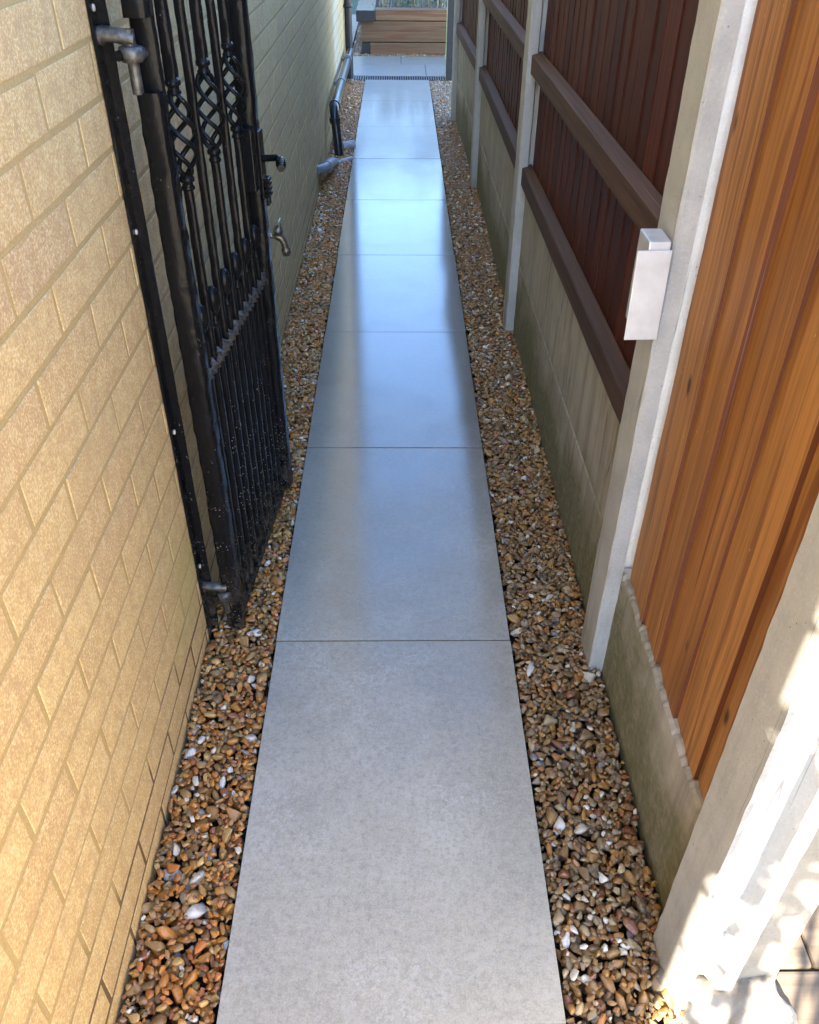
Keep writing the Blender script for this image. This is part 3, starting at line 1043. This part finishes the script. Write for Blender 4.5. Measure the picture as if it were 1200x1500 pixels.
col_d = col.data('collar', M['iron'])
for i, x in enumerate((0.15, 0.25, 0.348, 0.45, 0.545)):
    if i % 2 == 0:
        lo = link('bar', lower, gate, (x, 0, 0))
        link('cage', cage_d, lo, (0, 0, 0), (0, 0, 0.4*i))
        for z in (ZB, ZT):
            link('collar', col_d, lo, (0, 0, z))
        link('bar', upper, gate, (x, 0, 0))
    else:
        link('bar', full, gate, (x, 0, 0))
dog = bar_me(0.035, 0.768, 0.0075).data('dog_bar', M['iron'])
fb = MB()
fb.lathe([(0.006, .764), (0.0095, .768), (0.010, .776), (0.0062, .780), (0.0055, .790), (0.0085, .795), (0.0135, .803), (0.0170, .814), (0.0180, .825), (0.0165, .837), (0.0125, .846), (0.0070, .852), (0.002, .854)], 16)
fin = fb.data('finial', M['iron'])
for x in (0.105, 0.20, 0.30, 0.40, 0.497, 0.597):
    d_ = link('dog_bar', dog, gate, (x, 0, 0))
    link('finial', fin, d_)
# twisted middle rail
b = MB()
n = 84
vs = []
tw = [(-.0125, -.0125), (.0125, -.0125), (.0125, .0125), (-.0125, .0125)]
for q in range(n+1):
    a = q*PI/2/4
    for (u, v) in tw:
        r8 = 1 + grng.uniform(-.05, .05)
        vs.append((0.072+0.566*q/n, (u*math.cos(a)-v*math.sin(a))*r8, 0.700+(u*math.sin(a)+v*math.cos(a))*r8))
fs = []
for q in range(n):
    for k in range(4):
        k2 = (k+1) % 4
        fs.append((q*4+k, q*4+k2, (q+1)*4+k2, (q+1)*4+k))
b.add(vs, fs)
b.build('middle_rail', M['worn_iron'], gate)
b = MB()
b.box(0.074, 0.635, -.008, .008, 0.012, 0.038, 0.002)
b.build('bottom_rail', M['iron'], gate)
b = MB()
b.box(0.074, 0.635, -.008, .008, GT-0.03, GT-0.004, 0.002)
b.build('top_rail', M['iron'], gate)
# lock case, lever, keyhole cover
b = MB()
b.box(0.600, 0.634, -.018, .018, 0.93, 1.075, 0.003)
b.box(0.640, 0.684, -.0265, -.0205, 0.90, 1.06, 0.002)
lc = b.build('lock_case', M['iron'], gate)
b = MB()
b.tube([(0.672, -.026, 0.992), (0.672, -.058, 0.994), (0.664, -.068, 0.990)], [0.0085, 0.0085, 0.0095], 12)
b.build('spindle', M['iron'], lc)
b = MB()
pr = []
for q in range(26):
    t = q/25
    pr.append((0.0085+0.0035*math.sin(PI*min(1, t*1.1))+0.0013*math.sin(t*38), t*0.075))
b.lathe(pr, 12, Matrix.Translation((0.668, -.069, 0.990)) @ Matrix.Rotation(rad(-90), 4, 'Y') @ Matrix.Rotation(rad(12), 4, 'X'))
b.build('lever_grip', M['iron'], lc)
b = MB()
for q in range(4):
    b.box(0.645, 0.679, -.040, -.0265, 0.905+q*.012, 0.914+q*.012, 0.002)
b.box(0.650, 0.674, -.036, -.0265, 0.882, 0.950, 0.003)
b.build('keyhole_cover', M['iron'], lc)
# eye on the stile that turns on each hinge pin
for z in (1.319, 0.124):
    b = MB()
    b.tube([(0.004, 0.035, z), (0.03, 0.03, z), (0.05, 0.012, z)], 0.008, 10)
    b.build('hinge_eye', M['iron'], gate)

# ------------------------------------------------------------------ tap on the wall
tp = empty('garden_tap', (-0.475, 3.13, 0.47))
tp.scale = (.8, .8, .8)
tag(tp, 'small brass garden tap on the brick wall beyond the gate', 'tap')
b = MB()
b.lathe([(0.020, 0), (0.020, .006), (0.012, .009), (0.012, .03), (0.016, .032), (0.016, .045), (0.013, .055)], 12, Matrix.Rotation(PI/2, 4, 'Y'))
b.tube([(.045, 0, 0), (.062, 0, -.010), (.074, 0, -.034), (.078, 0, -.062)], [.020, .019, .017, .017], 12)
b.lathe([(0.018, -.092), (0.018, -.082), (.022, -.080), (.022, -.062), (.016, -.056)], 12, Matrix.Translation((.079, 0, 0)))
b.build('tap_body', M['brass'], tp)
b = MB()
b.lathe([(0.020, 0), (0.021, .012), (0.024, .014), (0.024, .026), (.017, .030), (.017, .040), (.009, .044), (.009, .062)], 12, Matrix.Translation((.045, 0, .004)) @ Matrix.Rotation(rad(12), 4, 'Y'))
b.tube([(.057, -.034, .068), (.057, .034, .068)], [.008, .008], 8)
b.build('tap_handle', M['brass'], tp)

# ------------------------------------------------------------------ drainage pipes at the far end of the wall
dp = empty('downpipe', (-0.436, 8.66, 0))
tag(dp, 'black plastic downpipe at the far corner of the brick wall', 'downpipe')
b = MB()
b.tube([(0, 0, .02), (0, 0, 4.6)], 0.034, 14)
b.build('pipe', M['black_plastic'], dp)
for z in (0.60, 1.9):
    b = MB()
    b.lathe([(.034, z-.012), (.040, z-.012), (.040, z+.012), (.034, z+.012)], 14)
    b.box(-.038, -.030, -.045, .045, z-.010, z+.010)
    b.build('pipe_bracket', M['black_plastic'], dp)

wp = empty('waste_pipe', (-0.42, 6.12, 0))
tag(wp, 'black plastic waste pipe running along the wall then dropping into the gully', 'waste pipe')
b = MB()
pts = [(0.028, -.03, -.03), (.016, -.015, .12), (0.004, 0, .235), (0.0, .015, .268), (0, .06, .287), (0, .4, .285), (0, 1.3, .272), (0, 2.42, .258)]
b.tube(pts, 0.031, 14)
b.build('pipe', M['black_plastic'], wp)
for (a, c) in (((.005, 0, .20), (.003, 0, .232)), ((0, .085, .287), (0, .12, .287))):
    b = MB()
    b.tube([a, c], 0.038, 14)
    b.build('pipe_socket', M['black_plastic'], wp)
for y in (.9, 1.9):
    b = MB()
    b.tube([(0, y, .278), (0, y+.02, .278)], 0.036, 14)
    b.box(-.05, -.03, y-.01, y+.03, .262, .29)
    b.build('pipe_bracket', M['grey_plastic'], wp)

ow = empty('overflow_elbow', (-0.475, 5.27, 0.12))
tag(ow, 'grey plastic pipe elbow coming out of the wall down to the gravel', 'pipe')
b = MB()
b.tube([(-.01, 0, .0), (.03, .06, -.005), (.05, .14, -.012)], [.029, .029, .030], 14)
b.build('pipe', M['grey_plastic'], ow)
b = MB()
b.tube([(.048, .13, -.012), (.062, .30, -.035), (.075, .46, -.075)], [.034, .034, .028], 14)
b.build('pipe_socket', M['grey_plastic'], ow)
tag(MB().tube([(-.395, 5.90, -.004), (-.305, 6.02, -.006)], 0.018, 12).build('gully_pipe', M['white_pipe']), 'pale plastic pipe lying on the gravel just before the waste pipe', 'pipe', 'pale pipes beside the gully')
tag(MB().tube([(-.385, 6.30, .004), (-.302, 6.34, .004)], 0.032, 12).build('gully_pipe', M['white_pipe']), 'pale plastic pipe lying behind the foot of the waste pipe', 'pipe', 'pale pipes beside the gully')

# ------------------------------------------------------------------ slotted drain across the end of the path
dr = empty('drain_channel', (0, 8.78, 0))
tag(dr, 'dark slotted drain channel across the far end of the path', 'drain')
b = MB()
b.box(-.465, .475, -.066, -.058, -.06, -.003)
b.box(-.465, .475, .100, .108, -.06, -.003)
b.box(-.465, .475, -.0578, .0998, -.06, -.04)
b.build('channel', M['drain'], dr)
b = MB()
for q in range(42):
    x = -.46 + q*0.0222
    b.box(x, x+.011, -.0575, .0995, -.012, -.002)
o = b.build('grate', M['worn_iron'], dr)
o['kind'] = 'stuff'

# timber post closing the fence
b = MB()
b.box(0.464, 0.540, 8.86, 8.94, -.03, 1.9, 0.004)
tp2 = tag(b.build('timber_post', M['dark_timber']), 'dark timber post at the far end of the fence', 'post')
tag(MB().tube([(0.456, 8.852, 0.0), (0.458, 8.853, .6), (0.456, 8.852, 1.5)], 0.0035, 8).build('cable', M['yellow']), 'thin yellow green cable running up the dark timber post', 'cable')

# ------------------------------------------------------------------ raised bed of sleepers
rb = empty('raised_bed', (0, 10.13, 0))
tag(rb, 'raised bed of brown timber sleepers beyond the end of the path', 'planter')
def sleeper(x0, x1, y0, y1, z0, z1, mt):
    b = MB()
    b.box(x0, x1, y0, y1, z0, z1, 0.006)
    o = b.build('sleeper', mt, rb)
    if mt is M['sleeper_y']:
        # blackened end grain
        o.data.materials.append(M['dark_timber'])
        for p_ in o.data.polygons:
            if p_.normal.y < -0.8:
                p_.material_index = 1
    return o
sleeper(-.288, 1.6, 0.0, .20, -.03, .100, M['sleeper'])
sleeper(-.376, -.292, 0.004, 2.4, -.03, .101, M['sleeper_y'])
sleeper(-.376, 1.6, -.002, .10, .107, .298, M['sleeper'])
sleeper(-.376, -.276, .103, 2.4, .104, .299, M['sleeper_y'])
sleeper(-.229, 1.6, 0.0, .20, .305, .404, M['sleeper'])
sleeper(-.425, -.233, -.10, 2.4, .304, .408, M['sleeper_y'])
b = MB()
b.box(-.27, 1.6, .205, 2.4, 0, .34)
b.build('soil', M['soil'], rb)
pr2 = random.Random(5)
kinds = ('tuft of pale dry stems with dark leaves at the left end of the raised bed', 'tall clump of straw coloured stalks left of the middle of the raised bed',
         'bushy clump of dark leaves in the middle of the raised bed', 'loose clump of pale stalks right of the middle of the raised bed', 'thin upright clump at the right end of the raised bed')
for i, x in enumerate((-.13, .03, .18, .33, .47)):
    root = empty('garden_plant', (x, 10.13+.38+.06*(i % 2), .335))
    tag(root, kinds[i], 'plant', 'plants growing in the raised bed')
    b = MB()
    for q in range(34):
        a = pr2.uniform(0, 2*PI)
        r8 = pr2.uniform(0, .07)
        hh = pr2.uniform(.16, .48)
        p0 = Vector((r8*math.cos(a), r8*math.sin(a), 0))
        p1 = p0 + Vector((pr2.uniform(-.04, .04), pr2.uniform(-.05, .04), hh*.6))
        p2 = p1 + Vector((pr2.uniform(-.04, .04), pr2.uniform(-.05, .04), hh*.4))
        b.tube([p0, p1, p2], [.0035, .003, .0015], 5)
    o = b.build('stems', M['stem'], root)
    o['kind'] = 'stuff'
    b = MB()
    for q in range(160):
        a = pr2.uniform(0, 2*PI)
        r8 = pr2.uniform(0, .13)
        p = Vector((r8*math.cos(a), r8*math.sin(a), pr2.uniform(.0, .36)))
        d1 = Vector((pr2.uniform(-1, 1), pr2.uniform(-1, 1), pr2.uniform(-.3, 1))).normalized()
        d2 = d1.orthogonal().normalized()*pr2.uniform(.006, .012)
        L = pr2.uniform(.025, .06)
        b.add([p, p+d1*L*.5+d2, p+d1*L, p+d1*L*.5-d2], [(0, 1, 2, 3)])
    o = b.build('foliage', M['leaf'], root)
    o['kind'] = 'stuff'

# tall evergreen hedge closing the garden, seen mirrored in the wet slabs
hr2 = random.Random(15)
b = MB()
b.box(-9, 9, 24.3, 25.6, -0.05, 3.3)
hg = tag(b.build('hedge', M['hedge'], None), 'tall evergreen hedge closing the far end of the garden', 'hedge')
b = MB()
for q in range(8500):
    c = Vector((hr2.uniform(-9.2, 9.2), 24.3-abs(hr2.gauss(0, .22)), hr2.uniform(0, 3.4) if q < 4500 else hr2.uniform(3.0, 5.7-.35*abs(math.sin(q)))))
    d1 = Vector((hr2.uniform(-1, 1), hr2.uniform(-1, .3), hr2.uniform(-.6, 1))).normalized()
    d2 = d1.orthogonal().normalized()*hr2.uniform(.03, .07)
    L = hr2.uniform(.12, .28)
    b.add([c, c+d1*L*.45+d2, c+d1*L, c+d1*L*.45-d2], [(0, 1, 2, 3)])
o = b.build('foliage', M['hedge'], hg)
o['kind'] = 'stuff'

# shrub at the near corner of the house, whose leaves dapple the sun on the near post
sh = empty('shrub', (-0.42, -1.20, 0))
tag(sh, 'leafy shrub growing at the near corner of the brick house', 'shrub')
sr = random.Random(8)
b = MB()
tips = []
for q in range(7):
    a = sr.uniform(0, 2*PI)
    p = [Vector((0, 0, -.05)), Vector((.10*math.cos(a), .10*math.sin(a), .9)), Vector((.13*math.cos(a), .16*math.sin(a), 1.6)), Vector((.15*math.cos(a), .20*math.sin(a), 2.5))]
    b.tube(p, [.016, .012, .008, .004], 7)
    tips.append(p)
b.build('stems', M['stem'], sh)
b = MB()
for q in range(220):
    p_ = tips[sr.randrange(7)]
    t = sr.uniform(.3, 1.0)*3
    i = min(2, int(t))
    c = p_[i].lerp(p_[i+1], t-i) + Vector((sr.gauss(0, .08), sr.gauss(0, .08), sr.gauss(0, .06)))
    d1 = Vector((sr.uniform(-1, 1), sr.uniform(-1, 1), sr.uniform(-.6, .6))).normalized()
    d2 = d1.orthogonal().normalized()*sr.uniform(.012, .022)
    L = sr.uniform(.05, .09)
    b.add([c, c+d1*L*.45+d2, c+d1*L, c+d1*L*.45-d2], [(0, 1, 2, 3)])
for q in range(260):
    # one thick spray of leaves towards the passage
    c = Vector((-.13+sr.gauss(0, .055), .06+sr.gauss(0, .05), 2.16+sr.gauss(0, .09)))
    d1 = Vector((sr.uniform(-1, 1), sr.uniform(-1, 1), sr.uniform(-.6, .6))).normalized()
    d2 = d1.orthogonal().normalized()*sr.uniform(.012, .022)
    L = sr.uniform(.05, .09)
    b.add([c, c+d1*L*.45+d2, c+d1*L, c+d1*L*.45-d2], [(0, 1, 2, 3)])
for q in range(60):
    c = Vector((-.045+sr.gauss(0, .012), .22+sr.gauss(0, .03), sr.uniform(1.45, 2.9)))
    d1 = Vector((sr.uniform(.3, 1), sr.uniform(-.3, .3), sr.uniform(-1, .2))).normalized()
    d2 = d1.orthogonal().normalized()*sr.uniform(.008, .014)
    L = sr.uniform(.03, .06)
    b.add([c, c+d1*L*.45+d2, c+d1*L, c+d1*L*.45-d2], [(0, 1, 2, 3)])
o = b.build('foliage', M['leaf'], sh)
o['kind'] = 'stuff'
